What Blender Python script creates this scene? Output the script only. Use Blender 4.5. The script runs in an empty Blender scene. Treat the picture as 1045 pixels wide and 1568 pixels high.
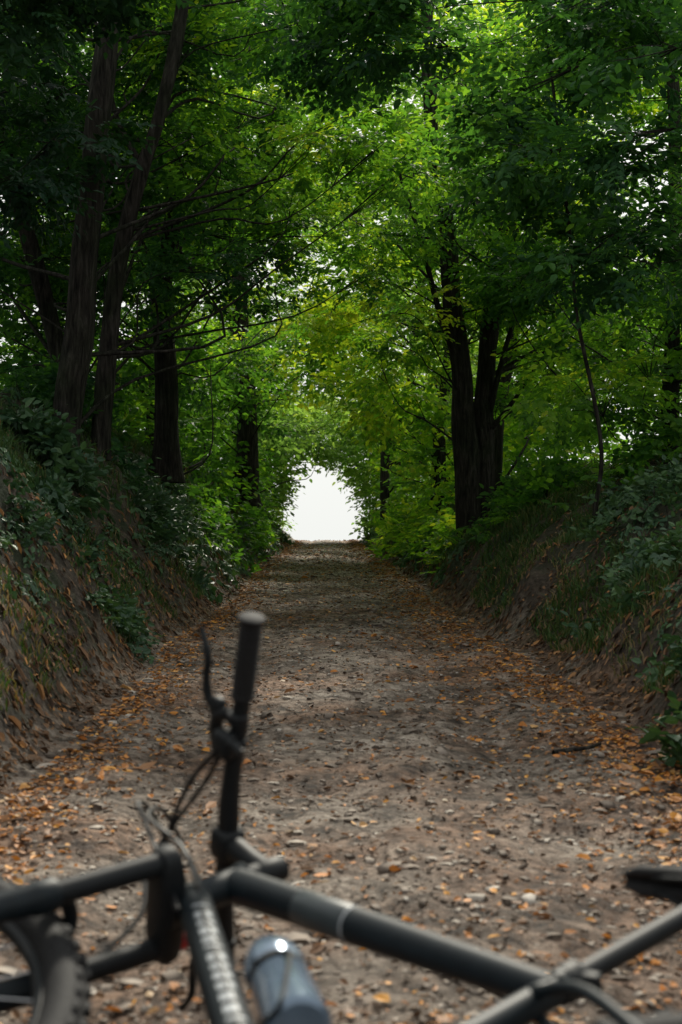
import bpy, math, time
import numpy as np
from mathutils import Vector, Matrix
t0=time.time()
rng=np.random.default_rng(11)
scene=bpy.context.scene
S=0.023
# ------------------------------------------------------------------ noise / terrain
def hsh(ix,iy,iz,s):
    n=(ix*374761393+iy*668265263+iz*2147483647+s*982451653)&0xffffffff
    n=((n^(n>>13))*1274126177)&0xffffffff
    return ((n^(n>>16))&0xffff)/65535.0
def noise3(x,y,z,s=0):
    x=np.asarray(x,float);y=np.asarray(y,float);z=np.asarray(z,float)+0*x
    ix=np.floor(x).astype(np.int64);iy=np.floor(y).astype(np.int64);iz=np.floor(z).astype(np.int64)
    fx=x-ix;fy=y-iy;fz=z-iz
    fx=fx*fx*(3-2*fx);fy=fy*fy*(3-2*fy);fz=fz*fz*(3-2*fz)
    r=0
    for a in (0,1):
        for b in (0,1):
            for c in (0,1):
                r=r+hsh(ix+a,iy+b,iz+c,s)*(fx if a else 1-fx)*(fy if b else 1-fy)*(fz if c else 1-fz)
    return r
def noise2(x,y,s=0): return noise3(x,y,np.zeros_like(np.asarray(x,float)),s)
def base(y):
    y=np.asarray(y,float)
    z=S*np.clip(y,-60,52)
    d=np.clip(y-52,0,None)
    m=np.clip((2.42-y)/.75,0,1);f=np.clip((-y-2)/6,0,1)
    return z-7*(1-np.exp(-(d/35.0)**2))+.25*m*m*(3-2*m)*(1-f)
def edges(y):
    xl=-1.11+0.16*(noise2(y*0.5,y*0,5)-.5)
    xr=1.28+0.18*(noise2(y*0.45,y*0,6)-.5)
    return xl,xr
LD=[0,.1,.4,.8,1.1,1.6,3,8,30,60];LZ=[0,.07,.5,1.15,1.5,1.85,2.2,2.6,2.8,1.0]
RD=[0,.1,.35,.6,1,1.7,2.7,5,30,60];RZ=[0,.07,.38,.60,.88,1.25,1.45,1.7,2.2,1.0]
def terr(x,y,fine=True):
    x=np.asarray(x,float);y=np.asarray(y,float)
    xl,xr=edges(y)
    dl=xl-x;dr=x-xr
    B=np.interp(y,[-60,-10,34,52,75,120],[0.2,1,1,.5,.15,0])
    hl=np.interp(dl,LD,LZ);hr=np.interp(dr,RD,RZ)
    bank=np.clip(np.maximum(dl,dr)/0.25,0,1)
    z=base(y)+B*np.where(dl>0,hl,np.where(dr>0,hr,0))
    z=z+bank*B*(0.30*(noise2(x*1.3,y*1.3,1)-.5)+0.14*(noise2(x*4,y*4,2)-.5)+.07*(noise2(x*11,y*11,12)-.5))
    if fine:
        p=(1-bank)
        n1=noise2(x*8,y*8,4);n2=noise2(x*20,y*16,9)
        z=z+p*(0.032*(noise2(x*3,y*3,3)-.5)+0.030*(n1-.5)+0.016*(n2-.5)+0.007*(noise2(x*42,y*38,19)-.5)
               -0.035*np.exp(-((x+.45)/.17)**2)-0.035*np.exp(-((x-.70)/.17)**2))
    return z
# ------------------------------------------------------------------ mesh helpers
def build(name,V,Q,mats,mi=None,var=None,smooth=False,extra=None):
    V=np.asarray(V,np.float32);Q=np.asarray(Q,np.int32)
    me=bpy.data.meshes.new(name)
    me.vertices.add(len(V));me.vertices.foreach_set('co',V.ravel())
    me.loops.add(Q.size);me.loops.foreach_set('vertex_index',Q.ravel())
    me.polygons.add(len(Q));me.polygons.foreach_set('loop_start',np.arange(0,Q.size,4,dtype=np.int32))
    try: me.polygons.foreach_set('loop_total',np.full(len(Q),4,np.int32))
    except Exception: pass
    for m in mats: me.materials.append(m)
    if mi is not None: me.polygons.foreach_set('material_index',np.asarray(mi,np.int32))
    me.polygons.foreach_set('use_smooth',np.full(len(Q),bool(smooth)) if np.isscalar(smooth) else smooth)
    me.update(calc_edges=True)
    if var is not None:
        a=me.attributes.new('var','FLOAT','FACE');a.data.foreach_set('value',np.asarray(var,np.float32))
    if extra:
        for k,v in extra.items():
            a=me.attributes.new(k,'FLOAT','POINT');a.data.foreach_set('value',np.asarray(v,np.float32))
    ob=bpy.data.objects.new(name,me);scene.collection.objects.link(ob)
    return ob
def catmull(P,n):
    P=np.asarray(P,float);P=np.vstack([2*P[0]-P[1],P,2*P[-1]-P[-2]])
    out=[]
    for i in range(1,len(P)-2):
        for t in np.linspace(0,1,n,endpoint=False):
            a,b,c,d=P[i-1],P[i],P[i+1],P[i+2]
            out.append(.5*((2*b)+(-a+c)*t+(2*a-5*b+4*c-d)*t*t+(-a+3*b-3*c+d)*t**3))
    out.append(P[-2]);return np.array(out)
def tubeq(P,R,n=8,rough=0,seed=0):
    P=np.asarray(P,float);R=np.broadcast_to(np.asarray(R,float),(len(P),))
    T=np.gradient(P,axis=0);T/=np.linalg.norm(T,axis=1)[:,None]+1e-9
    ref=np.array([0,1,0.]) if abs(T[0][1])<.9 else np.array([1,0,0.])
    u=np.cross(T[0],ref);u/=np.linalg.norm(u)
    V=[];a=np.linspace(0,2*math.pi,n,endpoint=False)
    for i in range(len(P)):
        u=u-T[i]*np.dot(u,T[i]);u/=np.linalg.norm(u)+1e-9
        w=np.cross(T[i],u)
        rr=R[i]*np.ones(n)
        if rough: rr=rr*(1+rough*(noise3(np.cos(a)*2.2+9,np.sin(a)*2.2+9,np.full(n,P[i][2]*1.3),seed)-.5)+rough*.5*(noise3(np.cos(a)*6+9,np.sin(a)*6+9,np.full(n,P[i][2]*3),seed)-.5))
        V.append(P[i]+np.outer(np.cos(a)*rr,u)+np.outer(np.sin(a)*rr,w))
    V=np.vstack(V);i=np.arange(len(P)-1)[:,None]*n;j=np.arange(n)[None,:];k=(j+1)%n
    Q=np.stack([i+j,i+k,i+n+k,i+n+j],-1).reshape(-1,4)
    return V,Q
# ------------------------------------------------------------------ materials
def newmat(name):
    m=bpy.data.materials.new(name);m.use_nodes=True
    nt=m.node_tree;nt.nodes.clear()
    return m,nt,nt.nodes.new('ShaderNodeOutputMaterial')
def N(nt,t,**k):
    n=nt.nodes.new(t)
    for a,b in k.items(): setattr(n,a,b)
    return n
def ramp(nt,stops):
    r=nt.nodes.new('ShaderNodeValToRGB');e=r.color_ramp.elements
    while len(e)<len(stops): e.new(.5)
    for i,(p,c) in enumerate(stops):
        e[i].position=p;e[i].color=(*c,1)
    return r
def leafmat(name,stops,trans=.45,tcol=(1.5,1.25,.45),rough=.5,spec=.22):
    m,nt,out=newmat(name);L=nt.links.new
    at=N(nt,'ShaderNodeAttribute',attribute_name='var')
    r=ramp(nt,stops);L(at.outputs['Fac'],r.inputs[0])
    p=N(nt,'ShaderNodeBsdfPrincipled');p.inputs['Roughness'].default_value=rough;p.inputs['Specular IOR Level'].default_value=spec
    L(r.outputs[0],p.inputs['Base Color'])
    if trans<=0:
        L(p.outputs[0],out.inputs[0]);return m
    mu=N(nt,'ShaderNodeMix',data_type='RGBA',blend_type='MULTIPLY');mu.inputs[0].default_value=1
    L(r.outputs[0],mu.inputs[6]);mu.inputs[7].default_value=(*tcol,1)
    t=N(nt,'ShaderNodeBsdfTranslucent');L(mu.outputs[2],t.inputs[0])
    mx=N(nt,'ShaderNodeMixShader');mx.inputs[0].default_value=trans
    L(p.outputs[0],mx.inputs[1]);L(t.outputs[0],mx.inputs[2]);L(mx.outputs[0],out.inputs[0])
    return m
def simple(name,col,rough=.5,metal=0,spec=.5,nscale=30,namt=.3,bump=0,coat=0,trans=0):
    m,nt,out=newmat(name);L=nt.links.new
    p=N(nt,'ShaderNodeBsdfPrincipled');p.inputs['Roughness'].default_value=rough;p.inputs['Metallic'].default_value=metal
    p.inputs['Specular IOR Level'].default_value=spec;p.inputs['Coat Weight'].default_value=coat;p.inputs['Transmission Weight'].default_value=trans
    tc=N(nt,'ShaderNodeTexCoord');no=N(nt,'ShaderNodeTexNoise');no.inputs['Scale'].default_value=nscale;no.inputs['Detail'].default_value=5
    L(tc.outputs['Object'],no.inputs['Vector'])
    c=np.array(col)
    r=ramp(nt,[(.3,tuple(c*(1-namt))),(.7,tuple(np.minimum(c*(1+namt),1)))]);L(no.outputs[0],r.inputs[0]);L(r.outputs[0],p.inputs['Base Color'])
    if bump:
        b=N(nt,'ShaderNodeBump');b.inputs['Strength'].default_value=bump;b.inputs['Distance'].default_value=.003
        L(no.outputs[0],b.inputs['Height']);L(b.outputs[0],p.inputs['Normal'])
    L(p.outputs[0],out.inputs[0]);return m
def barkmat():
    m,nt,out=newmat('bark');L=nt.links.new
    tc=N(nt,'ShaderNodeTexCoord');mp=N(nt,'ShaderNodeMapping');mp.inputs['Scale'].default_value=(28,28,4)
    L(tc.outputs['Object'],mp.inputs[0])
    no=N(nt,'ShaderNodeTexNoise');no.inputs['Scale'].default_value=1;no.inputs['Detail'].default_value=8;no.inputs['Roughness'].default_value=.65;no.inputs['Distortion'].default_value=.6
    L(mp.outputs[0],no.inputs['Vector'])
    n2=N(nt,'ShaderNodeTexNoise');n2.inputs['Scale'].default_value=2.5;L(tc.outputs['Object'],n2.inputs['Vector'])
    r=ramp(nt,[(.35,(.006,.0055,.005)),(.55,(.034,.030,.026)),(.78,(.10,.092,.082))]);L(no.outputs[0],r.inputs[0])
    r2=ramp(nt,[(.4,(1,1,1)),(.7,(.55,.75,.5))]);L(n2.outputs[0],r2.inputs[0])
    mu=N(nt,'ShaderNodeMix',data_type='RGBA',blend_type='MULTIPLY');mu.inputs[0].default_value=1
    L(r.outputs[0],mu.inputs[6]);L(r2.outputs[0],mu.inputs[7])
    p=N(nt,'ShaderNodeBsdfPrincipled');p.inputs['Roughness'].default_value=.9;p.inputs['Specular IOR Level'].default_value=.15
    L(mu.outputs[2],p.inputs['Base Color'])
    b=N(nt,'ShaderNodeBump');b.inputs['Strength'].default_value=1;b.inputs['Distance'].default_value=.03
    L(no.outputs[0],b.inputs['Height']);L(b.outputs[0],p.inputs['Normal']);L(p.outputs[0],out.inputs[0]);return m
def groundmat():
    m,nt,out=newmat('dirt_ground');L=nt.links.new
    tc=N(nt,'ShaderNodeTexCoord')
    def noi(s,d=6,ro=.6,dist=0):
        n=N(nt,'ShaderNodeTexNoise');n.inputs['Scale'].default_value=s;n.inputs['Detail'].default_value=d;n.inputs['Roughness'].default_value=ro;n.inputs['Distortion'].default_value=dist
        L(tc.outputs['Object'],n.inputs['Vector']);return n
    big=noi(1.1,4);mid=noi(9,9,.75,.3);fin=noi(60,6,.8);pat=noi(3.0,8,.76)
    vo=N(nt,'ShaderNodeTexVoronoi');vo.inputs['Scale'].default_value=26;L(tc.outputs['Object'],vo.inputs['Vector'])
    rm=ramp(nt,[(.38,(.050,.038,.030)),(.46,(.19,.155,.125)),(.52,(.33,.28,.235)),(.63,(.52,.46,.40))]);L(mid.outputs[0],rm.inputs[0])
    rb=ramp(nt,[(.42,(.88,.64,.50)),(.56,(1.0,.97,.94))]);L(big.outputs[0],rb.inputs[0])
    mu=N(nt,'ShaderNodeMix',data_type='RGBA',blend_type='MULTIPLY');mu.inputs[0].default_value=1
    L(rm.outputs[0],mu.inputs[6]);L(rb.outputs[0],mu.inputs[7])
    rp=ramp(nt,[(.42,(.32,.29,.27)),(.50,(1,1,1))]);L(pat.outputs[0],rp.inputs[0])
    mu1=N(nt,'ShaderNodeMix',data_type='RGBA',blend_type='MULTIPLY');mu1.inputs[0].default_value=.75
    L(mu.outputs[2],mu1.inputs[6]);L(rp.outputs[0],mu1.inputs[7])
    rf=ramp(nt,[(.38,(.45,.42,.40)),(.54,(1.05,1.05,1.05))]);L(fin.outputs[0],rf.inputs[0])
    mu2=N(nt,'ShaderNodeMix',data_type='RGBA',blend_type='MULTIPLY');mu2.inputs[0].default_value=.7
    L(mu1.outputs[2],mu2.inputs[6]);L(rf.outputs[0],mu2.inputs[7])
    bs=ramp(nt,[(.34,(.022,.018,.013)),(.5,(.068,.052,.038)),(.68,(.16,.125,.092))]);L(mid.outputs[0],bs.inputs[0])
    gs=ramp(nt,[(.35,(.015,.024,.010)),(.65,(.035,.050,.019))]);L(fin.outputs[0],gs.inputs[0])
    b1=noi(2.3,5);rg=ramp(nt,[(.48,(0,0,0)),(.60,(1,1,1))]);L(b1.outputs[0],rg.inputs[0])
    mg=N(nt,'ShaderNodeMix',data_type='RGBA');L(rg.outputs[0],mg.inputs[0]);L(bs.outputs[0],mg.inputs[6]);L(gs.outputs[0],mg.inputs[7])
    at=N(nt,'ShaderNodeAttribute',attribute_name='bank')
    mb=N(nt,'ShaderNodeMix',data_type='RGBA');L(at.outputs['Fac'],mb.inputs[0]);L(mu2.outputs[2],mb.inputs[6]);L(mg.outputs[2],mb.inputs[7])
    p=N(nt,'ShaderNodeBsdfPrincipled');p.inputs['Roughness'].default_value=.75;p.inputs['Specular IOR Level'].default_value=.35
    L(mb.outputs[2],p.inputs['Base Color'])
    ad=N(nt,'ShaderNodeMath',operation='ADD');L(mid.outputs[0],ad.inputs[0]);L(fin.outputs[0],ad.inputs[1])
    ad2=N(nt,'ShaderNodeMath',operation='SUBTRACT');L(ad.outputs[0],ad2.inputs[0]);L(vo.outputs['Distance'],ad2.inputs[1])
    b=N(nt,'ShaderNodeBump');b.inputs['Strength'].default_value=1;b.inputs['Distance'].default_value=.026
    L(ad2.outputs[0],b.inputs['Height']);L(b.outputs[0],p.inputs['Normal']);L(p.outputs[0],out.inputs[0]);return m
M_bark=barkmat();M_ground=groundmat()
M_leaf=leafmat('tree_leaf',[(0,(.022,.070,.028)),(.3,(.052,.145,.036)),(.55,(.10,.24,.038)),(.8,(.21,.38,.045)),(1,(.44,.52,.06))],.58,(1.7,1.65,.6))  # top stops put sunlit yellow into the leaf colour
M_mid=leafmat('half_shade_leaf',[(0,(.012,.044,.024)),(.4,(.030,.095,.034)),(.75,(.06,.165,.038)),(1,(.14,.29,.045))],.5,(1.55,1.55,.6))  # leaf copy darkened partway, shade on the side trees put into the colour
M_dark=leafmat('shade_leaf',[(0,(.009,.034,.020)),(.5,(.020,.066,.030)),(1,(.04,.11,.036))],.4)  # darkest leaf copy, shade of the near overhang painted into its colour
M_hazed=leafmat('hazed_leaf',[(0,(.07,.15,.05)),(.4,(.15,.27,.08)),(.75,(.27,.42,.11)),(1,(.46,.56,.14))],.58,(1.6,1.6,.8))  # paler leaf for the distance, haze is painted into the colour
M_weed=leafmat('weed_leaf',[(0,(.018,.050,.030)),(.5,(.038,.090,.045)),(1,(.08,.16,.055))],.3,(1.2,1.2,.6),.42,.4)
M_grass=leafmat('grass_blade',[(0,(.025,.060,.020)),(.6,(.055,.115,.032)),(.85,(.11,.13,.05)),(1,(.24,.19,.11))],.35)
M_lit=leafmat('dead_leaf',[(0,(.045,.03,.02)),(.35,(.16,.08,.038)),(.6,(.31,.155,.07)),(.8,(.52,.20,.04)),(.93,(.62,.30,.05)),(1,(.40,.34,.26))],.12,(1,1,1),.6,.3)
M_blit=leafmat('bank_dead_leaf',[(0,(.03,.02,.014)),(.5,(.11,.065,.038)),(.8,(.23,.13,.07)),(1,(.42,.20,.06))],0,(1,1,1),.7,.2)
M_clod=leafmat('earth_clod',[(0,(.08,.062,.05)),(.6,(.26,.22,.185)),(1,(.48,.44,.39))],0,(1,1,1),.85,.25)
# ------------------------------------------------------------------ ground sheet
def growth(a,step,f,end):
    r=[]
    while a<end: a+=step;step*=f;r.append(a)
    return r
xs=np.concatenate([-np.array(growth(4,.1,1.3,2500))[::-1],np.arange(-4,-1.4,.065),np.arange(-1.4,1.7,.022),np.arange(1.7,4.001,.065),np.array(growth(4.0,.1,1.3,2500))])
ys=np.concatenate([-np.array(growth(-1.5,.3,1.3,2500))[::-1],np.arange(-1.4,2,.1),np.arange(2,8,.022),np.arange(8,22,.06),np.arange(22,62,.25),np.array(growth(62,.5,1.3,3000))])
xs=np.unique(np.round(xs,4));ys=np.unique(np.round(ys,4))
X,Y=np.meshgrid(xs,ys)
Z=terr(X,Y);xl,xr=edges(Y)
bk=np.clip(np.maximum(xl-X,X-xr)/.22+.35*(noise2(X*7,Y*7,8)-.5),0,1)
V=np.stack([X,Y,Z],-1).reshape(-1,3);ny,nx=X.shape
i=np.arange(ny-1)[:,None]*nx;j=np.arange(nx-1)[None,:]
Q=np.stack([i+j,i+j+1,i+nx+j+1,i+nx+j],-1).reshape(-1,4)
build('ground',V,Q,[M_ground],smooth=True,extra={'bank':bk.ravel()})
# ------------------------------------------------------------------ leaf templates
LEAF=np.array([[0,0,0],[.32,.5,.06],[.72,.36,.02],[1,0,-.10],[.72,-.36,.02],[.32,-.5,.06]],float)
def onB(d,n):
    d=d/np.linalg.norm(d);y=np.cross(n,d);y/=np.linalg.norm(y);z=np.cross(d,y);return np.stack([d,y,z],1)
def template(rs,ntw=3,npair=4,L=.07,W=.036,spread=.55,tl=.34):
    out=[]
    for k in range(ntw):
        ang=(k-(ntw-1)/2)*spread+rs.normal(0,.12)
        st=np.array([0,0,0.]) if k==(ntw-1)//2 else np.array([.05*rs.random(),0,0])
        dr=np.array([math.cos(ang),math.sin(ang),rs.normal(-.05,.1)])
        ll=tl*rs.uniform(.75,1.1)
        for q in range(npair+1):
            t=.15+.85*q/npair
            p=st+dr*ll*t+np.array([0,0,-.25*(ll*t)**2])
            sides=[0] if q==npair else [1,-1]
            for s in sides:
                a=ang+s*rs.uniform(.7,1.15)
                d=np.array([math.cos(a),math.sin(a),rs.normal(-.25,.22)])
                nn=np.array([rs.normal(0,.25),rs.normal(0,.25),1])
                B=onB(d,nn);sc=rs.uniform(.75,1.2)
                l=LEAF*np.array([L*sc,W*sc,L*sc])
                out.append(p+l@B.T)
    return np.vstack(out)
rs=np.random.default_rng(3)
TEMPL=[template(rs,3,4,.076,.042) for _ in range(7)]
TEMPF=[template(rs,3,2,.10,.060,.6,.34) for _ in range(7)]
TEMPB=[template(rs,3,2,.10,.062,.8,.22) for _ in range(5)]
def sprays(P,D,sc,svar,T=TEMPL,tilt=.25,lv=.12,up0=None):
    P=np.asarray(P,float);D=np.asarray(D,float);n=len(P)
    D=D/np.linalg.norm(D,axis=1)[:,None]
    up=np.zeros((n,3));up[:,2]=1
    if up0 is not None: up=up0.copy()
    up=up+rng.normal(0,tilt,(n,3))
    Yv=np.cross(up,D);Yv/=np.linalg.norm(Yv,axis=1)[:,None];Zv=np.cross(D,Yv)
    R=np.stack([D,Yv,Zv],-1)*np.asarray(sc).reshape(-1,1,1)
    idx=rng.integers(0,len(T),n);Vs=[];Qs=[];vs=[];off=0
    for k,t in enumerate(T):
        m=idx==k
        if not m.any(): continue
        v=np.einsum('kij,mj->kmi',R[m],t)+P[m][:,None,:]
        nl=len(t)//6*m.sum()
        b=np.arange(nl)*6+off
        q=np.stack([np.stack([b,b+3,b+2,b+1],-1),np.stack([b,b+5,b+4,b+3],-1)],1).reshape(-1,4)
        va=np.repeat(np.repeat(svar[m],len(t)//6)+rng.normal(0,lv,nl),2)
        Vs.append(v.reshape(-1,3));Qs.append(q);vs.append(va);off+=nl*6
    return np.vstack(Vs),np.vstack(Qs),np.clip(np.concatenate(vs),0,1)
class Acc:
    def __init__(s): s.V=[];s.Q=[];s.v=[];s.m=[];s.sm=[];s.o=0
    def add(s,V,Q,var,mi,smooth=False):
        s.V.append(V);s.Q.append(Q+s.o);s.v.append(np.broadcast_to(var,(len(Q),)));s.m.append(np.full(len(Q),mi));s.sm.append(np.full(len(Q),smooth));s.o+=len(V)
    def make(s,name,mats): return build(name,np.vstack(s.V),np.vstack(s.Q),mats,np.concatenate(s.m),np.concatenate(s.v),np.concatenate(s.sm))
def void(x,y,zl,pad=0):
    W=np.interp(y,[0,10,30,50,60],[2.6,1.9,1.6,1.5,1.5])+pad;H=np.interp(y,[0,9,20,30,50,60],[4.4,3.5,3.0,2.85,2.8,2.8])+pad
    return ((x+.05)/W)**2+(np.clip(zl,0,99)/H)**2<1
def clump_sprays(C,r,n,sc,cv):
    u=rng.normal(0,1,(n,3));u/=np.linalg.norm(u,axis=1)[:,None]
    rad=rng.random(n)**.45
    P=C+u*rad[:,None]*r*np.array([1,1,.5])
    D=u*np.array([1,1,.35])+rng.normal(0,.35,(n,3));D[:,2]-=.15
    ok=~void(P[:,0],P[:,1],P[:,2]-base(P[:,1]),-.05)
    P=P[ok];D=D[ok];u=u[ok]
    return P,D,sc*rng.uniform(.75,1.2,len(P)),cv+.10*u[:,2]+rng.normal(0,.07,len(P))
def tree(name,pts,r0,r1,boxes,sc=1.0,ns=26,mat=None,forks=(),tone=0.0,T=TEMPL,lf=1.0,bs=.55):
    A=Acc();seed=int(rng.integers(1000))
    P=catmull([(x,y,z+base(y)) for x,y,z in pts],9)
    P[:,0]+=.04*(noise2(P[:,2]*1.5,P[:,2]*0+seed,3)-.5);
    R=np.linspace(r0,r1,len(P));R[:4]*=np.array([1.3,1.15,1.08,1.03])
    V_,Q_=tubeq(P,R,18,.35,seed);A.add(V_,Q_,.5,0,True)
    for fp,fr in forks:
        FP=catmull([(x,y,z+base(y)) for x,y,z in fp],6);V_,Q_=tubeq(FP,np.linspace(fr,fr*.4,len(FP)),10,.25,seed);A.add(V_,Q_,.5,0,True)
    PP=[];DD=[];SS=[];VV=[]
    for bx in boxes:
        (x0,x1,y0,y1,z0,z1,n,cr)=bx[:8];bt_=bx[8] if len(bx)>8 else 0
        k=0;tr=0
        while k<n and tr<n*30:
            tr+=1
            c=np.array([rng.uniform(x0,x1),rng.uniform(y0,y1),rng.uniform(z0,z1)])
            if void(c[0],c[1],c[2],cr*.35): continue
            if not bt_ and noise3(c[0]*.8,c[1]*.8,c[2]*.8,21)<.34: continue
            k+=1
            c[2]+=base(c[1]);r=cr*rng.uniform(.7,1.25)
            cv=.38+tone+bt_+.45*(noise3(c[0]*.5,c[1]*.5,c[2]*.5,22)-.5)+rng.normal(0,.14)  # higher tone on centre trees puts sun glow into their leaf colour
            p,d,s,v=clump_sprays(c,r,int(ns*rng.uniform(.7,1.3)),sc,cv);PP.append(p);DD.append(d);SS.append(s);VV.append(v)
            hd=np.hypot(P[:,0]-c[0],P[:,1]-c[1])
            cost=np.abs(P[:,2]-(c[2]-bs*rng.uniform(.5,1.3)*hd))
            a=P[int(np.argmin(cost))];ln=np.linalg.norm(c-a)
            m1=a*.68+c*.32+rng.normal(0,.07*ln,3);m2=a*.33+c*.67+rng.normal(0,.07*ln,3)
            LP=catmull([a,m1,m2,c],4);rr=min(.006+.0045*ln,.026)*lf
            V_,Q_=tubeq(LP,np.linspace(rr,.003,len(LP)),6);A.add(V_,Q_,.5,0,True)
            if len(p):
                for t in range(4):
                    e=p[rng.integers(len(p))]
                    V_,Q_=tubeq(np.array([LP[-3],(LP[-2]+e)/2+rng.normal(0,.03,3),e]),[.005,.004,.0025],4);A.add(V_,Q_,.5,0,True)
    if PP:
        V_,Q_,v_=sprays(np.vstack(PP),np.vstack(DD),np.concatenate(SS),np.concatenate(VV),T);A.add(V_,Q_,v_,1)
    return A.make(name,[M_bark,mat or M_leaf])
tree('locust_tree',[(-2.19,12,1.3),(-2.12,12,2.1),(-2.05,12,2.77),(-1.97,12,3.87),(-1.8,12,5.25),(-1.7,12.2,6.8)],.124,.08,[(-3.6,-.2,12.6,16,3.0,6.8,32,.62)],mat=M_mid,tone=.08,lf=.8)
tree('locust_tree',[(-2.0,12.6,1.4),(-1.93,12.6,2.3),(-1.82,12.6,3.14),(-1.62,12.6,3.95),(-1.45,12.6,4.5),(-1.25,12.7,5.6),(-1.1,12.8,7)],.085,.05,[(-2.4,.9,12.9,17,3.8,7.8,34,.62)],forks=[([(-1.6,12.6,3.95),(-1.9,12.7,4.6),(-2.0,12.8,5.6)],.03)],tone=.05,lf=.8)
tree('locust_tree',[(-1.9,17,1.3),(-1.88,17,2.4),(-1.95,17,3.5),(-1.8,17,5),(-1.9,17,8)],.17,.07,[(-3.6,-.2,14.5,21,2.6,8.5,40,.68)],tone=.10,lf=.8)
tree('locust_tree',[(-2.45,14,1.7),(-2.8,14,3.2),(-3.2,14,4.8),(-3.4,14,6.6)],.10,.05,[(-4.6,-2.3,13.2,18,2.2,7,34,.65)],mat=M_mid)
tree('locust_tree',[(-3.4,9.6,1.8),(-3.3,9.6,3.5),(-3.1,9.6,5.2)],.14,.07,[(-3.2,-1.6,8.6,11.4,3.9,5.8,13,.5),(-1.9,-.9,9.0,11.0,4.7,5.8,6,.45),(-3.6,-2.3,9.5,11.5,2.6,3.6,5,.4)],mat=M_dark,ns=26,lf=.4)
tree('locust_tree',[(-1.55,28,1.1),(-1.5,28,2),(-1.55,28,3.2),(-1.65,28,5),(-1.9,28,12)],.27,.1,[(-4.2,.3,24.5,33,3.0,12.0,46,.95)],sc=1.35,ns=28,tone=.22,T=TEMPF)
tree('locust_tree',[(-2.7,22,1.5),(-2.6,22,4),(-2.8,22,10)],.14,.06,[(-4.8,-.7,19,26,2.6,10.5,44,.85)],sc=1.25,T=TEMPF,tone=.10,ns=28)
tree('locust_tree',[(1.85,18,.5),(1.80,18,1.6),(1.72,18,2.8),(1.6,18,3.96),(1.51,18,4.95),(1.35,18,6.0),(1.3,18,8)],.16,.07,[(-.1,3.2,16.5,21,3.0,8.4,40,.68)],forks=[([(1.74,18,2.7),(1.45,17.9,3.5),(1.2,17.8,4.4),(.95,17.8,5.2)],.05)],tone=.2)
tree('locust_tree',[(2.05,18.1,.7),(2.02,18.1,1.7),(2.09,18.2,2.8),(2.21,18.2,3.96),(2.42,18.2,4.95),(2.6,18.2,7)],.15,.07,[(1.6,4.6,15.5,21,2.4,8.0,38,.68)],forks=[([(2.05,18.1,1.9),(2.5,18,2.5),(2.9,17.9,3.2)],.035),([(2.1,18.1,2.2),(2.35,18,3.2),(2.75,18,4.3)],.045)],tone=.16)
tree('locust_tree',[(3.45,14,1.1),(3.42,14,2.2),(3.5,14,4),(3.4,14,6.5)],.10,.05,[(2.1,5,12.3,17,2.0,6.8,54,.64)],tone=.12,lf=.6)
tree('locust_tree',[(3.3,9.4,1.2),(3.2,9.4,3),(3.0,9.4,6.2)],.10,.05,[(1.3,3.4,8.6,12,2.6,5.8,24,.5),(-.1,1.6,9.4,12,4.3,5.8,10,.45)],mat=M_mid,tone=.02,ns=28,lf=.35,bs=-.1)
tree('locust_tree',[(2.15,11.2,.9),(2.2,11.2,1.5),(2.0,11.2,2.6),(1.9,11.2,3.6),(1.75,11.2,4.8)],.018,.010,[(1.4,3.0,10.8,13,3.0,5,10,.45)],lf=.5)
tree('locust_tree',[(2.1,26,1),(2.1,26,2.3),(2.3,26,4),(2.9,26,10)],.14,.06,[(.8,5,23,31,2.9,11,46,.9),(-.2,.7,24.5,26.5,3.9,4.8,5,.5,.35),(.9,1.8,23,30,2.6,3.6,7,.5,.15)],sc=1.3,tone=.25,T=TEMPF,ns=28)  # small high-tone box is a clump with sunlight painted in as yellow
tree('locust_tree',[(1.55,36,.7),(1.55,36,2.5),(2.1,36,4),(3.2,36,13)],.13,.06,[(.1,5.5,32,42,2.9,14,60,1.05)],sc=1.5,tone=.2,T=TEMPF,mat=M_hazed,ns=28)
tree('locust_tree',[(-2.4,38,1.2),(-2.3,38,3),(-2.9,38,13)],.16,.06,[(-5.8,.6,34,44,3,14,58,1.05)],sc=1.5,tone=.12,T=TEMPF,mat=M_hazed,ns=28)
tree('locust_tree',[(2.6,21.5,.9),(2.65,21.5,2.4),(2.9,21.6,4),(2.9,21.6,7)],.11,.06,[(2.4,4.6,20.5,24,2.6,6,10,.7)],tone=.12)
tree('locust_tree',[(-1.75,34,1.1),(-1.7,34,2.4),(-1.9,34,5)],.12,.07,[(-3.2,-1.4,33,36,2.6,6,8,.8)],tone=.15,sc=1.3,T=TEMPF)
def mass(name,regs,mat,sc,seed=31):
    A=Acc()
    for (x0,x1,y0,y1,z0,z1,n,tone,thr) in regs:
        P=rng.uniform((x0,y0,z0),(x1,y1,z1),(n*3,3))
        nz=noise3(P[:,0]*1.1,P[:,1]*1.1,P[:,2]*1.3,seed)
        g=terr(P[:,0],P[:,1],False)-base(P[:,1])
        ok=(~void(P[:,0],P[:,1],P[:,2],0))&(nz>thr)&(P[:,2]>g+.1)
        P=P[ok][:n];nz=nz[ok][:n];P[:,2]+=base(P[:,1])
        D=rng.normal(0,1,(len(P),3));D[:,2]*=.3;D[:,2]-=.15
        V_,Q_,v_=sprays(P,D,sc*rng.uniform(.7,1.2,len(P)),.35+tone+.6*(nz-.55)+rng.normal(0,.08,len(P)),TEMPF);A.add(V_,Q_,v_,0)
    return A.make(name,[mat])
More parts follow.
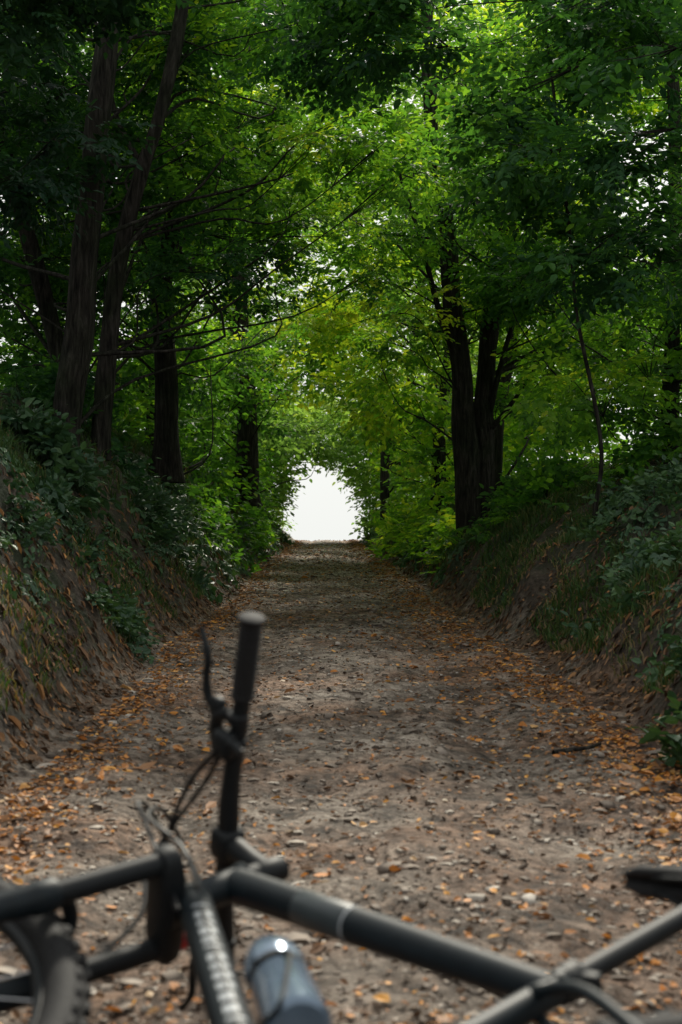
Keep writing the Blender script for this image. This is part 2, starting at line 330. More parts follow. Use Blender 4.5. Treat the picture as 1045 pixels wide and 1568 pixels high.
mass('distant_foliage',[(-6,6,43,52,0.2,7,2400,.15,.40),(-7,7,44,54,6,15,1300,.15,.50),(-3.0,3.0,44,50,.3,4.6,1500,.15,.2)],M_hazed,1.55)
mass('hedgerow_foliage',[(-5.5,-1.5,19,44,1.2,4.2,1900,.08,.46),(1.5,5.0,22,44,.8,3.6,1700,.28,.45),(3.6,7.5,11,30,1.4,5.0,1600,.18,.45),(-7.5,-3.2,9,26,2.0,8,1600,-.05,.42)],M_leaf,1.25)
# ------------------------------------------------------------------ shrubs / weeds
def shrub(name,x,y,rx,ry,h,n,sc,mat=M_weed,tone=.1,T=TEMPB):
    A=Acc();P=np.stack([x+rng.normal(0,rx*.5,n),y+rng.normal(0,ry*.5,n)],1)
    d=np.hypot((P[:,0]-x)/rx,(P[:,1]-y)/ry)
    g=terr(P[:,0],P[:,1],False);hh=h*np.clip(1.1-d*.6,.1,1)*rng.uniform(.25,1,n)
    P3=np.column_stack([P,g+hh]);D=np.column_stack([P[:,0]-x,P[:,1]-y,np.full(n,.12)])+rng.normal(0,.35,(n,3))
    V_,Q_,v_=sprays(P3,D,sc*rng.uniform(.7,1.25,n),tone+.3+rng.normal(0,.12,n),T,.35);A.add(V_,Q_,v_,1)
    for k in range(0,n,3):
        b=np.array([P[k,0]*.6+x*.4,P[k,1],0]);b[2]=terr(b[0],b[1],False)-.03
        V_,Q_=tubeq(np.array([b,(b+P3[k])/2+rng.normal(0,.02,3),P3[k]]),[.004,.003,.002],4);A.add(V_,Q_,.4,0,True)
    return A.make(name,[M_bark,mat])
shrub('nettle_plant',-2.0,10.6,.35,.5,.4,100,.8,tone=.25)
shrub('nettle_plant',-1.75,9.4,.22,.4,.2,50,.6,tone=.2)
shrub('nettle_plant',-1.32,9.0,.16,.9,.16,80,.5,tone=.3)
shrub('nettle_plant',-1.6,7.6,.12,.5,.14,35,.45,tone=.2)
shrub('bramble_bush',-1.6,14,.25,1.8,.3,150,.7,tone=.25)
shrub('bramble_bush',-1.6,20,.3,3,.4,150,1.0,M_leaf,tone=.15)
shrub('bramble_bush',-1.5,30,.3,5,.5,150,1.4,M_leaf,tone=.2)
shrub('bramble_bush',-2.4,13.5,.5,1.5,.55,130,.8,M_mid)
shrub('bramble_bush',2.3,15.6,.6,.8,.45,150,.8,M_leaf,tone=.1)
shrub('bramble_bush',3.4,12.6,1.0,1.0,.4,160,.8,M_leaf,tone=.1)
shrub('bramble_bush',1.65,20,.25,3,.4,140,1.0,M_leaf,tone=.35)
shrub('bramble_bush',1.6,30,.3,6,.5,160,1.4,M_leaf,tone=.45)
shrub('nettle_plant',1.85,8.2,.22,.8,.22,60,.5,tone=.35)
shrub('nettle_plant',2.25,10,.4,.8,.25,60,.55,tone=.35)
shrub('nettle_plant',1.55,6.0,.12,.35,.20,26,.5,tone=.35)
shrub('nettle_plant',1.36,4.95,.08,.2,.24,18,.6,tone=.4)
shrub('nettle_plant',2.6,11,.6,1,.2,60,.6,tone=.2)
def cover(name,regs,mat):
    A=Acc()
    for (side,d0,d1,y0,y1,n,sc,thr,tone) in regs:
        y=y0+(y1-y0)*rng.random(n*2)**1.2;xl,xr=edges(y);d=d0+(d1-d0)*rng.random(n*2)
        x=np.where(side<0,xl-d,xr+d);nz=noise2(x*2.6,y*1.7,44)
        ok=(nz>thr);x=x[ok][:n];y=y[ok][:n];m=len(x);nz=nz[ok][:n]
        e=.06;gx=(terr(x+e,y,False)-terr(x-e,y,False))/(2*e);gy=(terr(x,y+e,False)-terr(x,y-e,False))/(2*e)
        nr=np.column_stack([-gx*.7,-gy,np.ones(m)]);nr/=np.linalg.norm(nr,axis=1)[:,None]
        a=rng.uniform(0,6.28,m);D=np.column_stack([np.cos(a),np.sin(a),np.zeros(m)]);D-=nr*np.sum(D*nr,axis=1)[:,None];D[:,2]-=.15
        P=np.column_stack([x,y,terr(x,y,False)])+nr*(rng.uniform(.015,.10,m)*sc)[:,None]
        V_,Q_,v_=sprays(P,D,sc*rng.uniform(.6,1.2,m)*(1+y/40),tone+.3+.5*(nz-.5)+rng.normal(0,.12,m),TEMPB,.35,up0=nr);A.add(V_,Q_,v_,0)
    return A.make(name,[mat])
cover('ivy_ground_cover',[(-1,.35,1.9,6,20,800,.38,.52,.25),(-1,.1,1.5,14,48,900,.7,.45,.25),(1,.25,2.4,4.3,18,650,.32,.54,.3),(1,.1,2,16,48,700,.7,.45,.45)],M_weed)
# ------------------------------------------------------------------ grass
def grass(name,regs):
    A=Acc()
    for (x0,x1,y0,y1,n,h,thr,tone) in regs:
        x=rng.uniform(x0,x1,n*2);y=y0+(y1-y0)*rng.random(n*2)**1.4
        xl,xr=edges(y);d=np.maximum(xl-x,x-xr)
        nz=noise2(x*2.2,y*2.2,14);ok=(d>.12)&(nz+.25*np.clip(d,0,1)>thr)
        x=x[ok][:n];y=y[ok][:n];m=len(x);z=terr(x,y,False)-.01
        b=np.column_stack([x,y,z]);a=rng.uniform(0,2*math.pi,m);hh=h*rng.uniform(.35,1.2,m);w=.0028*rng.uniform(.7,1.5,m)*(1+y/18)
        side=np.column_stack([np.cos(a),np.sin(a),0*a])*w[:,None];a2=rng.uniform(0,2*math.pi,m);ln=hh*rng.uniform(.1,.9,m)
        le=np.column_stack([np.cos(a2)*ln,np.sin(a2)*ln,0*a])
        up=np.array([0,0,1.])
        p1=b+le*.25+up*(hh*.55)[:,None];p2=b+le*.9+up*(hh*.8)[:,None]
        Vv=np.stack([b-side,b+side,p1+side*.9,p1-side*.9,p2+side*.15,p2-side*.15],1).reshape(-1,3)
        o=np.arange(m)*6;q=np.stack([np.stack([o,o+1,o+2,o+3],-1),np.stack([o+3,o+2,o+4,o+5],-1)],1).reshape(-1,4)
        v=np.repeat(np.clip(.4+tone+rng.normal(0,.24,m),0,1),2);A.add(Vv,q,v,0)
    return A.make(name,[M_grass])
grass('grass',[(1.3,3.6,4.2,18,36000,.13,.56,.08),(1.3,4.5,14,50,18000,.24,.42,.15),(-2.6,-1.1,9,22,10000,.12,.60,-.02),(-3.2,-1.1,18,52,12000,.22,.5,.08),(-1.5,-1.2,5,14,3000,.07,.4,.4),(1.35,1.8,4,14,5000,.08,.4,.45)])
# ------------------------------------------------------------------ litter
def litter(name,n,fx,yr,L,mat,vf,lift=.004,pw=2.0,tilt=.35):
    y=yr[0]+(yr[1]-yr[0])*rng.random(n)**pw
    x=fx(y,n);z=terr(x,y)+lift+rng.random(n)*.006
    a=rng.uniform(0,2*math.pi,n);D=np.column_stack([np.cos(a),np.sin(a),rng.normal(0,tilt*.6,n)]);D/=np.linalg.norm(D,axis=1)[:,None]
    up=np.column_stack([rng.normal(0,tilt,n),rng.normal(0,tilt,n),np.ones(n)])
    e=.05
    sx=(terr(x+e,y,False)-terr(x-e,y,False))/(2*e);up[:,0]-=sx;D[:,2]+=D[:,0]*sx
    Yv=np.cross(up,D);Yv/=np.linalg.norm(Yv,axis=1)[:,None];Zv=np.cross(D,Yv)
    s=L*rng.lognormal(0,.38,n)*(1+y/30);R=np.stack([D*s[:,None],Yv*(s*rng.uniform(.4,.75,n))[:,None],Zv*(s*rng.uniform(-1,2.5,n))[:,None]],-1)
    v=np.einsum('kij,mj->kmi',R,LEAF)+np.column_stack([x,y,z])[:,None,:]
    b=np.arange(n)*6;q=np.stack([np.stack([b,b+3,b+2,b+1],-1),np.stack([b,b+5,b+4,b+3],-1)],1).reshape(-1,4)
    return build(name,v.reshape(-1,3),q,[mat],var=np.repeat(np.clip(vf(n),0,1),2))
def fpath(y,n):
    xl,xr=edges(y);r=rng.random(n);x=xl+(xr-xl)*rng.random(n)
    e=np.where(rng.random(n)<.42,xl+.05+np.abs(rng.normal(0,.16,n)),xr-.08-np.abs(rng.normal(0,.24,n)))
    return np.where(r<.74,e,x)
def fmid(y,n):
    xl,xr=edges(y);return xl+(xr-xl)*rng.random(n)
def fbank(y,n):
    xl,xr=edges(y);return np.where(rng.random(n)<.45,xl-np.abs(rng.normal(0,.5,n)),xr+np.abs(rng.normal(0,.8,n)))
litter('fallen_leaves',34000,fpath,(2.5,52),.0185,M_lit,lambda n:rng.beta(2.4,1.3,n))
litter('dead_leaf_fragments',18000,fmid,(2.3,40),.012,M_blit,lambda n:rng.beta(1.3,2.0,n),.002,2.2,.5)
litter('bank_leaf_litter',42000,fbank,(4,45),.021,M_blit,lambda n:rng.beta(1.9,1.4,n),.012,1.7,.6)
def clods(name,n):
    t=np.array([(a,b,c) for a in(-1,0,1) for b in(-1,0,1) for c in(-1,0,1)],float)
    idx={tuple(p.astype(int)):k for k,p in enumerate(t)};F=[]
    for ax in range(3):
        o=[k for k in range(3) if k!=ax]
        for s in(-1,1):
            for a in(-1,0):
                for b in(-1,0):
                    q=[]
                    for da,db in((0,0),(1,0),(1,1),(0,1)):
                        p=[0,0,0];p[ax]=s;p[o[0]]=a+da;p[o[1]]=b+db;q.append(idx[tuple(p)])
                    F.append(q if s>0 else q[::-1])
    F=np.array(F);t=t/np.maximum(np.linalg.norm(t,axis=1),.5)[:,None]
    y=2.3+34*rng.random(n)**2.0;xl,xr=edges(y);x=xl+(xr-xl)*rng.random(n);z=terr(x,y)
    s=.0055*rng.lognormal(0,.55,n)*(1+y/18);a=rng.uniform(0,6.28,n);S3=np.column_stack([s*rng.uniform(.8,1.7,n),s*rng.uniform(.7,1.2,n),s*rng.uniform(.35,.7,n)])
    v=t[None]*(1+rng.normal(0,.13,(n,27,1)))*S3[:,None,:]
    c,sn=np.cos(a)[:,None],np.sin(a)[:,None];vx=v[...,0]*c-v[...,1]*sn;vy=v[...,0]*sn+v[...,1]*c
    v=np.stack([vx,vy,v[...,2]],-1)+np.column_stack([x,y,z])[:,None,:]
    q=(F[None]+(np.arange(n)*27)[:,None,None]).reshape(-1,4)
    build(name,v.reshape(-1,3),q,[M_clod],var=np.repeat(rng.beta(2,2,n),len(F)),smooth=True)
clods('path_pebbles',10000)
def stick(name,pts,r):
    P=catmull([(x,y,float(terr(x,y))+z) for x,y,z in pts],5);V_,Q_=tubeq(P,np.linspace(r,r*.5,len(P)),8,.3,3);build(name,V_,Q_,[M_bark],smooth=True,var=np.full(len(Q_),.5))
stick('fallen_branch',[(.86,5.35,.012),(.93,5.38,.016),(1.0,5.4,.02),(1.06,5.47,.03)],.011)
stick('fallen_branch',[(.22,2.85,.012),(.28,2.75,.016),(.34,2.68,.01)],.007)
# ------------------------------------------------------------------ camera
PSI,TH=.0117,.0257
fw=Vector((math.sin(PSI)*math.cos(TH),math.cos(PSI)*math.cos(TH),math.sin(TH)))
cd=bpy.data.cameras.new('camera');cam=bpy.data.objects.new('camera',cd);scene.collection.objects.link(cam)
cd.lens=50;cd.sensor_width=36;cd.clip_start=.05;cd.clip_end=6000
cam.location=(0,0,.9);cam.rotation_euler=fw.to_track_quat('-Z','Y').to_euler()
cd.dof.use_dof=True;cd.dof.focus_distance=13;cd.dof.aperture_fstop=4.5
scene.camera=cam
# ------------------------------------------------------------------ bicycle
q=[-.0486,1.2901,.3592,-.5316,.1409,-.0226,.2573];DE=q[6]
aup=np.array([-.375,0,.927]);aup/=np.linalg.norm(aup);perp=np.array([aup[2],0,-aup[0]])
crown=np.array([.468,0,.478]);FA=np.array([.69,0,.05]);RA=np.array([-.43,0,.05])
bar=crown+.165*aup+.10*perp
std=np.array([-.292,0,.956]);stj=std*.405
nose=np.array([-.085,0,.745]);cdt=np.array([.455,0,.50])
def steer(p,de):
    R=np.array(Matrix.Rotation(de,3,Vector(aup)));return crown+(np.asarray(p)-crown)@R.T
def rotm(a,b,c): return np.array((Matrix.Rotation(a,3,'Z')@Matrix.Rotation(b,3,'X')@Matrix.Rotation(c,3,'Y')))
B0=np.array([[-1,0,0],[0,0,1],[0,1,0]],float)
M_fr=simple('matte_black_paint',(.007,.012,.016),.5,0,.25,60,.2,0,.0)
M_rub=simple('rubber',(.012,.012,.013),.75,0,.3,120,.3,.3)
M_blk=simple('black_alloy',(.008,.010,.012),.55,0,.28,80,.2)
M_alu=simple('brushed_alloy',(.45,.46,.48),.32,1,.5,90,.1)
M_dec=simple('white_decal',(.36,.38,.40),.3,0,.5,40,.1)
M_sheen=simple('grey_sheen_band',(.04,.05,.055),.4,0,.4,40,.1)  # for the top tube band, sheen on the tube painted as lighter grey
M_red=simple('red_anodised',(.45,.02,.02),.35,.4,.5,40,.1)
M_bot=simple('bottle_plastic',(.16,.22,.30),.2,.35,.6,25,.12,0,.3)
M_cab=simple('cable_housing',(.007,.007,.008),.5,0,.3)
emp=bpy.data.objects.new('mountain_bike',None);scene.collection.objects.link(emp)
Rb=rotm(q[3],q[4],q[5])@B0
emp.matrix_world=Matrix([[*Rb[0],q[0]],[*Rb[1],q[1]],[*Rb[2],q[2]],[0,0,0,1]])
EY=np.array([0,1.,0])
def bt(P,R,n=16,sq=1.0):
    P=np.asarray(P,float);R=np.broadcast_to(np.asarray(R,float),(len(P),))
    T=np.gradient(P,axis=0);T/=np.linalg.norm(T,axis=1)[:,None]+1e-9
    ref=EY if abs(T[0][1])<.9 else np.array([1,0,0.])
    u=np.cross(T[0],ref);u/=np.linalg.norm(u);V=[];a=np.linspace(0,2*math.pi,n,endpoint=False)
    for i in range(len(P)):
        u=u-T[i]*np.dot(u,T[i]);u/=np.linalg.norm(u);w=np.cross(T[i],u)
        V.append(P[i]+np.outer(np.cos(a)*R[i],u)+np.outer(np.sin(a)*R[i]*sq,w))
    F=[(i*n+j,i*n+(j+1)%n,(i+1)*n+(j+1)%n,(i+1)*n+j) for i in range(len(P)-1) for j in range(n)]
    F.append(tuple(range(n))[::-1]);F.append(tuple((len(P)-1)*n+j for j in range(n)))
    return np.vstack(V),F
def steps(a,b,prof,n=20,sq=1.0):
    a=np.asarray(a,float);b=np.asarray(b,float);L=np.linalg.norm(b-a);d=(b-a)/L
    ref=EY if abs(d[1])<.9 else np.array([1,0,0.]);u=np.cross(d,ref);u/=np.linalg.norm(u);w=np.cross(d,u)
    an=np.linspace(0,2*math.pi,n,endpoint=False)
    V=np.vstack([a+d*L*t+np.outer(np.cos(an)*r,u)+np.outer(np.sin(an)*r*sq,w) for t,r in prof]);m=len(prof)
    F=[(i*n+j,i*n+(j+1)%n,(i+1)*n+(j+1)%n,(i+1)*n+j) for i in range(m-1) for j in range(n)]
    F.append(tuple(range(n))[::-1]);F.append(tuple((m-1)*n+j for j in range(n)))
    return V,F
def se(c,abc,B=np.eye(3),e=.35,n=14):
    V=[];F=[];m=8;sp=lambda x,p:np.sign(x)*abs(x)**p
    for i in range(m+1):
        ph=-math.pi/2+math.pi*i/m
        for j in range(n):
            th=2*math.pi*j/n
            V.append((abc[0]*sp(math.cos(ph),e)*sp(math.cos(th),e),abc[1]*sp(math.cos(ph),e)*sp(math.sin(th),e),abc[2]*sp(math.sin(ph),e)))
    for i in range(m):
        for j in range(n): F.append((i*n+j,i*n+(j+1)%n,(i+1)*n+(j+1)%n,(i+1)*n+j))
    return np.asarray(V)@np.asarray(B).T+np.asarray(c),F
def ring(c,R,r,n=72,m=12,sq=1,yo=0):
    a=np.linspace(0,2*math.pi,n,endpoint=False);b=np.linspace(0,2*math.pi,m,endpoint=False)
    V=np.array([[(R+r*math.cos(y))*math.cos(x),r*sq*math.sin(y)+yo,(R+r*math.cos(y))*math.sin(x)] for x in a for y in b])+c
    F=[(i*m+j,i*m+(j+1)%m,((i+1)%n)*m+(j+1)%m,((i+1)%n)*m+j) for i in range(n) for j in range(m)]
    return V,F
def part(name,items,mat,st=False):
    V=[];F=[];o=0
    for v,f in items:
        V.append(v);F+=[tuple(k+o for k in g) for g in f];o+=len(v)
    V=np.vstack(V)
    if st: V=steer(V,DE)
    me=bpy.data.meshes.new(name);me.from_pydata(V.tolist(),[],F);me.materials.append(mat)
    me.polygons.foreach_set('use_smooth',[True]*len(F));me.set_sharp_from_angle(angle=math.radians(40));me.update()
    ob=bpy.data.objects.new(name,me);scene.collection.objects.link(ob);ob.parent=emp;return ob
def patch(a,b,R,segs):
    a=np.asarray(a,float);b=np.asarray(b,float);d=(b-a);L=np.linalg.norm(d);d/=L;u=np.cross(d,EY);u/=np.linalg.norm(u);w=np.cross(d,u);out=[]
    for t0_,t1_,a0,a1 in segs:
        an=np.radians(np.linspace(a0,a1,8));V=[]
        for t in(t0_,t1_): V+= [a+d*L*t+R*(math.cos(x)*u+math.sin(x)*w) for x in an]
        out.append((np.array(V),[(j,j+1,8+j+1,8+j) for j in range(7)]))
    return out
BBp=np.zeros(3);htb=crown+.018*aup;htt=crown+.128*aup
ttA=crown+.108*aup-perp*.01;dtA=crown+.035*aup-perp*.01
part('head_tube',[steps(htb,htt,[(0,.026),(.04,.027),(.12,.025),(.14,.0225),(.86,.0225),(.88,.025),(.98,.027),(1,.025)],24)],M_fr)
part('top_tube',[steps(ttA,stj,[(0,.025),(.5,.0235),(1,.020)],24)],M_fr)
part('down_tube',[steps(dtA,BBp,[(0,.025),(.1,.0235),(.9,.0235),(1,.024)],24)],M_fr)
part('seat_tube',[steps(BBp,std*.445,[(0,.019),(.93,.017),(.931,.020),(1,.020)],24)],M_fr)
part('bottom_bracket',[steps((0,-.038,0),(0,.038,0),[(0,.022),(.5,.024),(1,.022)],24)],M_fr)
ss=[]
for s in(-1,1):
    ss.append(bt(catmull([stj-std*.03+EY*s*.012,stj*.75+RA*.25+EY*s*.045,RA*.8+stj*.2+EY*s*.058,RA+EY*s*.062],6),.0075,12))
    ss.append(bt(catmull([BBp+np.array([-.01,s*.02,0]),BBp*.7+RA*.3+EY*s*.045,RA+EY*s*.062],6),.0105,12))
    ss.append(se(RA+EY*s*.064,(.02,.004,.022)))
part('rear_stays',ss,M_fr)
part('seatpost',[steps(std*.44,std*.73,[(0,.0135),(1,.0135)],20),se(std*.735,(.022,.02,.018))],M_blk)
part('seatpost_clamp',[steps(std*.425,std*.45,[(0,.0195),(.05,.0215),(.95,.0215),(1,.0195)],20),se(std*.437-np.array([.025,0,0]),(.012,.014,.009))],M_blk)
dd=[];r3=np.random.default_rng(2);t=.12
while t<.86:
    wl=r3.uniform(.018,.036);k=int(r3.integers(4))
    for (a0,a1) in ([(238,290)],[(238,256),(272,290)],[(238,258),(266,290)],[(250,290)])[k]:
        dd.append((t,t+wl*(1 if k else .45),a0,a1))
    t+=wl+.018
part('down_tube_lettering',patch(dtA,BBp,.0248,dd),M_dec)
part('top_tube_band',[steps(ttA+(stj-ttA)*.25,ttA+(stj-ttA)*.42,[(0,.0243),(.01,.0247),(.99,.0243),(1,.0239)],24)],M_sheen)
part('top_tube_ring',[steps(ttA+(stj-ttA)*.425,ttA+(stj-ttA)*.431,[(0,.0244),(1,.0244)],24)],M_dec)
fk=[];lo=[]
for s in(-1,1):
    o=EY*s*.065;top=crown+perp*.006;ax=FA-perp*.012;d=(ax-top)
    fk.append(steps(top+o+aup*.01,top+o+d*.36,[(0,.016),(1,.016)],20))
    lo.append(steps(top+o+d*.33,FA+o,[(0,.0195),(.02,.0225),(.10,.0225),(.12,.020),(.85,.018),(.96,.021),(1,.013)],20))
part('fork_stanchions',fk,M_blk,True)
lo.append(bt(catmull([top+d*.37+EY*.065+perp*.012,top+d*.30+EY*.05+perp*.03,top+d*.25+perp*.036,top+d*.30-EY*.05+perp*.03,top+d*.37-EY*.065+perp*.012],6),.011,10))
part('fork_lowers',lo,M_fr,True)
Bst=np.stack([perp,EY,aup],1)
part('fork_crown',[se(crown+perp*.006,(.028,.088,.02),Bst,.55,20),steps(crown-aup*.01,crown+aup*.02,[(0,.03),(1,.028)],20)],M_blk,True)
part('fork_dial',[steps(crown+perp*.006-EY*.065+aup*.02,crown+perp*.006-EY*.065+aup*.034,[(0,.013),(.8,.013),(1,.010)],16)],M_red,True)
sA=crown+.165*aup
part('stem',[steps(crown+.128*aup,crown+.148*aup,[(0,.019),(.48,.019),(.5,.0182),(.52,.019),(1,.019)],20),steps(crown+.146*aup,crown+.188*aup,[(0,.0175),(.1,.020),(.9,.020),(1,.0175)],20),
   steps(crown+.188*aup,crown+.194*aup,[(0,.0175),(.7,.0175),(1,.013)],20),bt([sA,sA+perp*.035,bar-perp*.02],[.019,.016,.018],14),se(bar,(.021,.026,.023),Bst,.5,18)],M_blk,True)
bp=[bar+EY*y-perp*sw+aup*r for y,sw,r in[(-.36,.02,.006),(-.20,.008,.004),(-.09,0,0),(0,0,0),(.09,0,0),(.20,.008,.004),(.36,.02,.006)]]
BC=catmull(bp,6);rr=np.interp(np.abs(BC[:,1]),[0,.05,.10,.4],[.0158,.0158,.0135,.0115])
part('handlebar',[bt(BC,rr,16)],M_blk,True)
gr=[];lv=[];cl=[];sh=[]
F_=lambda f,l,h=0:bar+perp*f+EY*s*l+aup*h
for s in(-1,1):
    a=bar+EY*s*.235-perp*.0105+aup*.0045;b=bar+EY*s*.362-perp*.0203+aup*.006
    prof=[(0,.0135),(.01,.0175),(.04,.0175),(.05,.0155)]
    for k in range(14): t_=.07+k*.06;prof+=[(t_,.0152),(t_+.012,.0168),(t_+.034,.0168),(t_+.046,.0152)]
    prof+=[(.94,.0185),(.985,.0195),(1,.016)]
    gr.append(steps(a,b,prof,22))
    cl.append(steps(F_(-.008,.196),F_(-.0095,.212),[(0,.0145),(.1,.0165),(.9,.0165),(1,.0145)],18))
    cl.append(bt(catmull([F_(.006,.205,-.004),F_(.028,.195,-.008),F_(.036,.165,-.006),F_(.03,.125,-.003)],5),[.010]*5+[.0105]*5+[.009]*5+[.007],12))
    cl.append(se(F_(.034,.205,-.006),(.014,.017,.010),Bst,.6))
    lv.append(bt(catmull([F_(.036,.20,-.008),F_(.05,.222,-.014),F_(.052,.25,-.016),F_(.050,.275,-.016),F_(.058,.298,-.016),F_(.072,.318,-.016)],5),[.0085]*8+[.0072]*12+[.0062]*5+[.008],10,.8))
    sh.append(se(F_(-.004,.165,-.018),(.020,.022,.013),Bst,.6));sh.append(steps(F_(-.008,.158),F_(-.008,.172),[(0,.0145),(.1,.016),(.9,.016),(1,.0145)],18))
    sh.append(bt(catmull([F_(-.012,.17,-.022),F_(-.03,.18,-.024),F_(-.05,.172,-.02)],5),[.005]*6+[.006]*4+[.008],10,.7))
part('grips',gr,M_rub,True);part('brake_lever_mounts',cl,M_blk,True);part('brake_levers',lv,M_blk,True);part('gear_shifters',sh,M_blk,True)
G=lambda f,l,h=0:bar+perp*f+EY*l+aup*h
hs=[catmull([G(.03,.125,-.003),G(.05,.08,-.01),G(.085,.0,-.04),G(.06,-.04,-.10),G(-.02,-.06,-.16),crown+perp*.02-EY*.07-aup*.12],8),
 catmull([G(.03,-.125,-.003),G(.09,-.08,.0),G(.13,.0,-.03),G(.06,.04,-.10),G(-.05,.045,-.11),cdt+EY*.026+np.array([-.05,0,-.03])],8),
 catmull([G(.0,.155,-.03),G(.03,.10,-.05),G(.045,.03,-.07),G(.02,-.02,-.10),cdt-EY*.028+np.array([-.04,0,-.02])],8),
 catmull([G(.0,-.155,-.03),G(.06,-.09,-.03),G(.11,.01,-.06),G(.09,.05,-.10),G(.02,.035,-.12),cdt+EY*.03+np.array([-.03,0,-.06])],8)]
part('cable_housings',[bt(h,.0038,8) for h in hs],M_cab,True)
def wheel(c,nm,st):
    kn=[]
    for k in range(64):
        an=2*math.pi*k/64
        for row,(yy,rr_) in enumerate([(-.021,.325),(-.008,.3365),(.008,.3365),(.021,.325)]):
            a2=an+(row%2)*math.pi/64;rd=np.array([math.cos(a2),0,math.sin(a2)]);tg=np.array([-math.sin(a2),0,math.cos(a2)])
            kn.append(se(c+rd*rr_+EY*yy,(.0045,.0048,.0085),np.stack([rd,EY,tg],1),.3,8))
    part(nm+'_tyre',[ring(c,.308,.028,96,16)]+kn,M_rub,st)
    part(nm+'_rim',[ring(c,.281,.011,96,8,1.1)],M_blk,st)
    sp=[]
    for k in range(28):
        an=2*math.pi*k/28;s=1 if k%2 else -1;a3=an+(.45 if k%4<2 else -.45)
        sp.append(bt([c+np.array([math.cos(a3)*.022,s*.028,math.sin(a3)*.022]),c+np.array([math.cos(an)*.275,0,math.sin(an)*.275])],.0011,5))
    part(nm+'_spokes',sp,M_alu,st)
    part(nm+'_hub',[steps(c-EY*.05,c+EY*.05,[(0,.009),(.15,.009),(.16,.024),(.22,.024),(.25,.014),(.75,.014),(.78,.024),(.84,.024),(.85,.009),(1,.009)],20)],M_blk,st)
    part(nm+'_brake_disc',[ring(c,.072,.009,60,6,.1,.044),ring(c,.035,.006,30,6,.15,.044)]+[bt([c+EY*.044+np.array([math.cos(x)*.03,0,math.sin(x)*.03]),c+EY*.044+np.array([math.cos(x+.4)*.066,0,math.sin(x+.4)*.066])],.003,6,.4) for x in np.linspace(0,6.28,7)[:-1]],M_alu,st)
wheel(FA,'front_wheel',True);wheel(RA,'rear_wheel',False)
part('brake_caliper',[se(FA+EY*.055+np.array([-.06,0,.06]),(.03,.014,.018),e=.6)],M_blk,True)
part('chainset',[ring(np.zeros(3),.075,.006,60,6,.35,-.05),ring(np.zeros(3),.055,.006,60,6,.35,-.043)]+[bt([np.array([0,-.05,0]),np.array([math.cos(x)*.07,-.05,math.sin(x)*.07])],.007,8,.5) for x in np.linspace(0,6.28,6)[:-1]]
     +[bt([np.array([0,-.062,0]),np.array([.06,-.072,.158])],[.015,.011],12,.6),bt([np.array([0,.062,0]),np.array([-.06,.072,-.158])],[.015,.011],12,.6)],M_blk)
part('pedals',[se((.06,-.125,.158),(.045,.045,.012),e=.3),se((-.06,.125,-.158),(.045,.045,.012),e=.3),bt([(-.06,.07,-.158),(-.06,.16,-.158)],.007,8),bt([(.06,-.07,.158),(.06,-.16,.158)],.007,8)],M_rub)
part('cassette',[ring(RA,.02+.0035*k,.006,40,6,.2,-.045+.004*(k-4)) for k in range(8)],M_alu)
part('chain',[bt([np.array([0,-.05,.078]),RA+np.array([0,-.045,.045])],.004,6),bt(catmull([np.array([0,-.05,-.078]),RA+np.array([.06,-.045,-.10]),RA+np.array([0,-.045,-.10]),RA+np.array([.02,-.045,-.045])],6),.004,6)],M_alu)
part('rear_derailleur',[se(RA+np.array([.0,-.06,-.05]),(.02,.012,.03),e=.6),se(RA+np.array([.02,-.05,-.10]),(.014,.006,.045),e=.6)],M_blk)
sec=[(.0,.012,.0,.010),(.02,.021,.004,.018),(.08,.024,.005,.022),(.14,.034,.003,.024),(.19,.058,.003,.026),(.235,.072,.008,.026),(.27,.066,.012,.020),(.285,.04,.012,.010)]
V=[];n=20
for x,wd,zz,th in sec:
    for j in range(n):
        a=2*math.pi*j/n;cy=np.sign(math.cos(a))*abs(math.cos(a))**.75;sz=math.sin(a)
        V.append(nose+np.array([-x,cy*wd,zz+(sz*th*.45 if sz>0 else sz*th*1.1*(abs(cy)**.5+.25))-.35*th*(abs(cy)**3)]))
F=[(i*n+j,i*n+(j+1)%n,(i+1)*n+(j+1)%n,(i+1)*n+j) for i in range(len(sec)-1) for j in range(n)]+[tuple(range(n))[::-1],tuple((len(sec)-1)*n+j for j in range(n))]
part('saddle',[(np.array(V),F)],M_rub)
part('saddle_rails',[bt(catmull([nose+np.array([-.04,s*.008,-.012]),nose+np.array([-.10,s*.02,-.038]),nose+np.array([-.18,s*.022,-.038]),nose+np.array([-.25,s*.035,-.012])],6),.0035,8) for s in(-1,1)],M_blk)
dn=(BBp-dtA);dn/=np.linalg.norm(dn);nr=np.cross(EY,dn);nr=nr if nr[0]<0 else -nr
b0=dtA+dn*.225+nr*.068;b1=dtA+dn*.445+nr*.068
part('water_bottle',[steps(b0,b1,[(0,.010),(.005,.022),(.06,.029),(.10,.031),(.14,.034),(.20,.0365),(.30,.0365),(.34,.0325),(.42,.0325),(.46,.0365),(.97,.0365),(1,.03)],32)],M_bot)
part('bottle_cap',[steps(b0-dn*.02,b0+dn*.004,[(0,.008),(.25,.012),(.5,.012),(.55,.018),(1,.024)],24)],M_bot)
part('bottle_band',[steps(b0+dn*.074,b0+dn*.090,[(0,.0330),(.1,.0350),(.9,.0350),(1,.0330)],32)],M_rub)
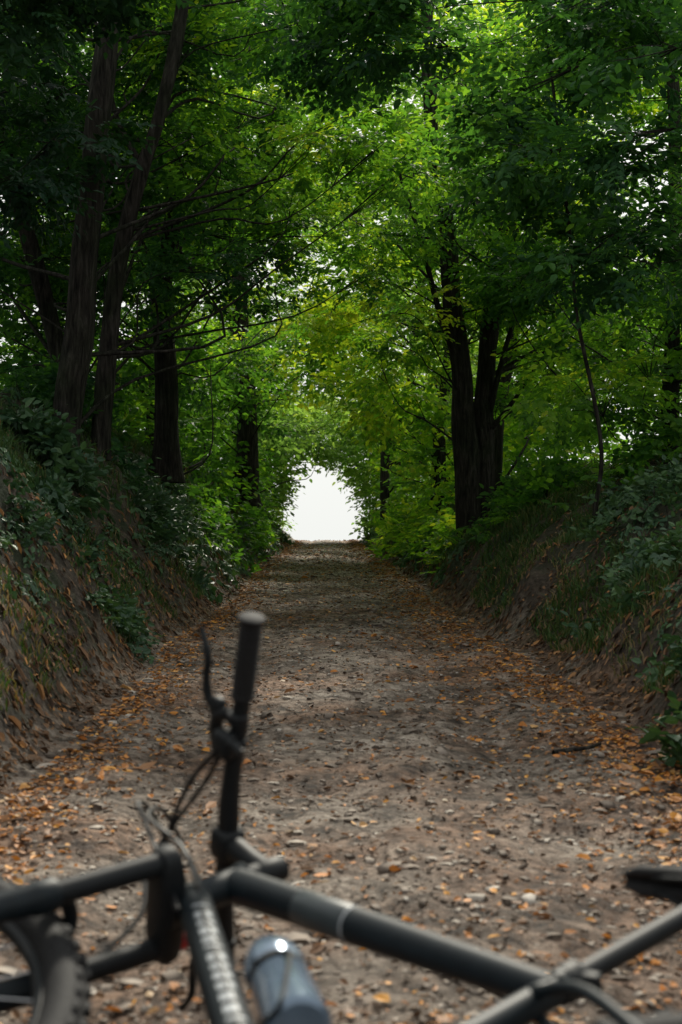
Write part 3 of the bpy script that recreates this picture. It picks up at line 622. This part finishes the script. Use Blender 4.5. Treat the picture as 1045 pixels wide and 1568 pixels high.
part('bottle_cage',[bt(catmull([b1-dn*.02+nr*-.045,b1+nr*-.02+EY*s*.03,b1-dn*.06+EY*s*.04+nr*.0,b0+dn*.10+EY*s*.04+nr*.01,b0+dn*.09+EY*s*.028-nr*.03],6),.003,8) for s in(-1,1)],M_blk)
# ------------------------------------------------------------------ world/sun
w=bpy.data.worlds.new('World');scene.world=w;w.use_nodes=True;nt=w.node_tree;nt.nodes.clear();L=nt.links.new
so=N(nt,'ShaderNodeOutputWorld');bg=N(nt,'ShaderNodeBackground');sk=N(nt,'ShaderNodeTexSky')
sk.sky_type='NISHITA';sk.sun_disc=False;EL,AZ=math.radians(43),math.radians(12)
sk.sun_elevation=EL;sk.sun_rotation=AZ;sk.dust_density=6;sk.air_density=1.2
hs_=N(nt,'ShaderNodeHueSaturation');hs_.inputs['Saturation'].default_value=.35;L(sk.outputs[0],hs_.inputs['Color'])
tc=N(nt,'ShaderNodeTexCoord');sx=N(nt,'ShaderNodeSeparateXYZ');L(tc.outputs['Generated'],sx.inputs[0])
mr=N(nt,'ShaderNodeMapRange');mr.inputs['From Min'].default_value=.12;mr.inputs['From Max'].default_value=.6;mr.inputs['To Min'].default_value=.95;mr.inputs['To Max'].default_value=.8
L(sx.outputs['Z'],mr.inputs['Value'])
mx=N(nt,'ShaderNodeMix',data_type='RGBA');L(mr.outputs[0],mx.inputs[0]);L(hs_.outputs[0],mx.inputs[6]);mx.inputs[7].default_value=(6.3,6.4,6.15,1)
L(mx.outputs[2],bg.inputs[0]);bg.inputs[1].default_value=.15;L(bg.outputs[0],so.inputs[0])
ld=bpy.data.lights.new('sun','SUN');ld.energy=5;ld.angle=math.radians(5);ld.color=(1,.94,.80);sun=bpy.data.objects.new('sun',ld);scene.collection.objects.link(sun)
sd=Vector((math.sin(AZ)*math.cos(EL),math.cos(AZ)*math.cos(EL),math.sin(EL)));sun.rotation_euler=sd.to_track_quat('Z','Y').to_euler();sun.location=(5,10,30)
scene.view_settings.view_transform='Standard';scene.view_settings.look='None';scene.view_settings.exposure=0
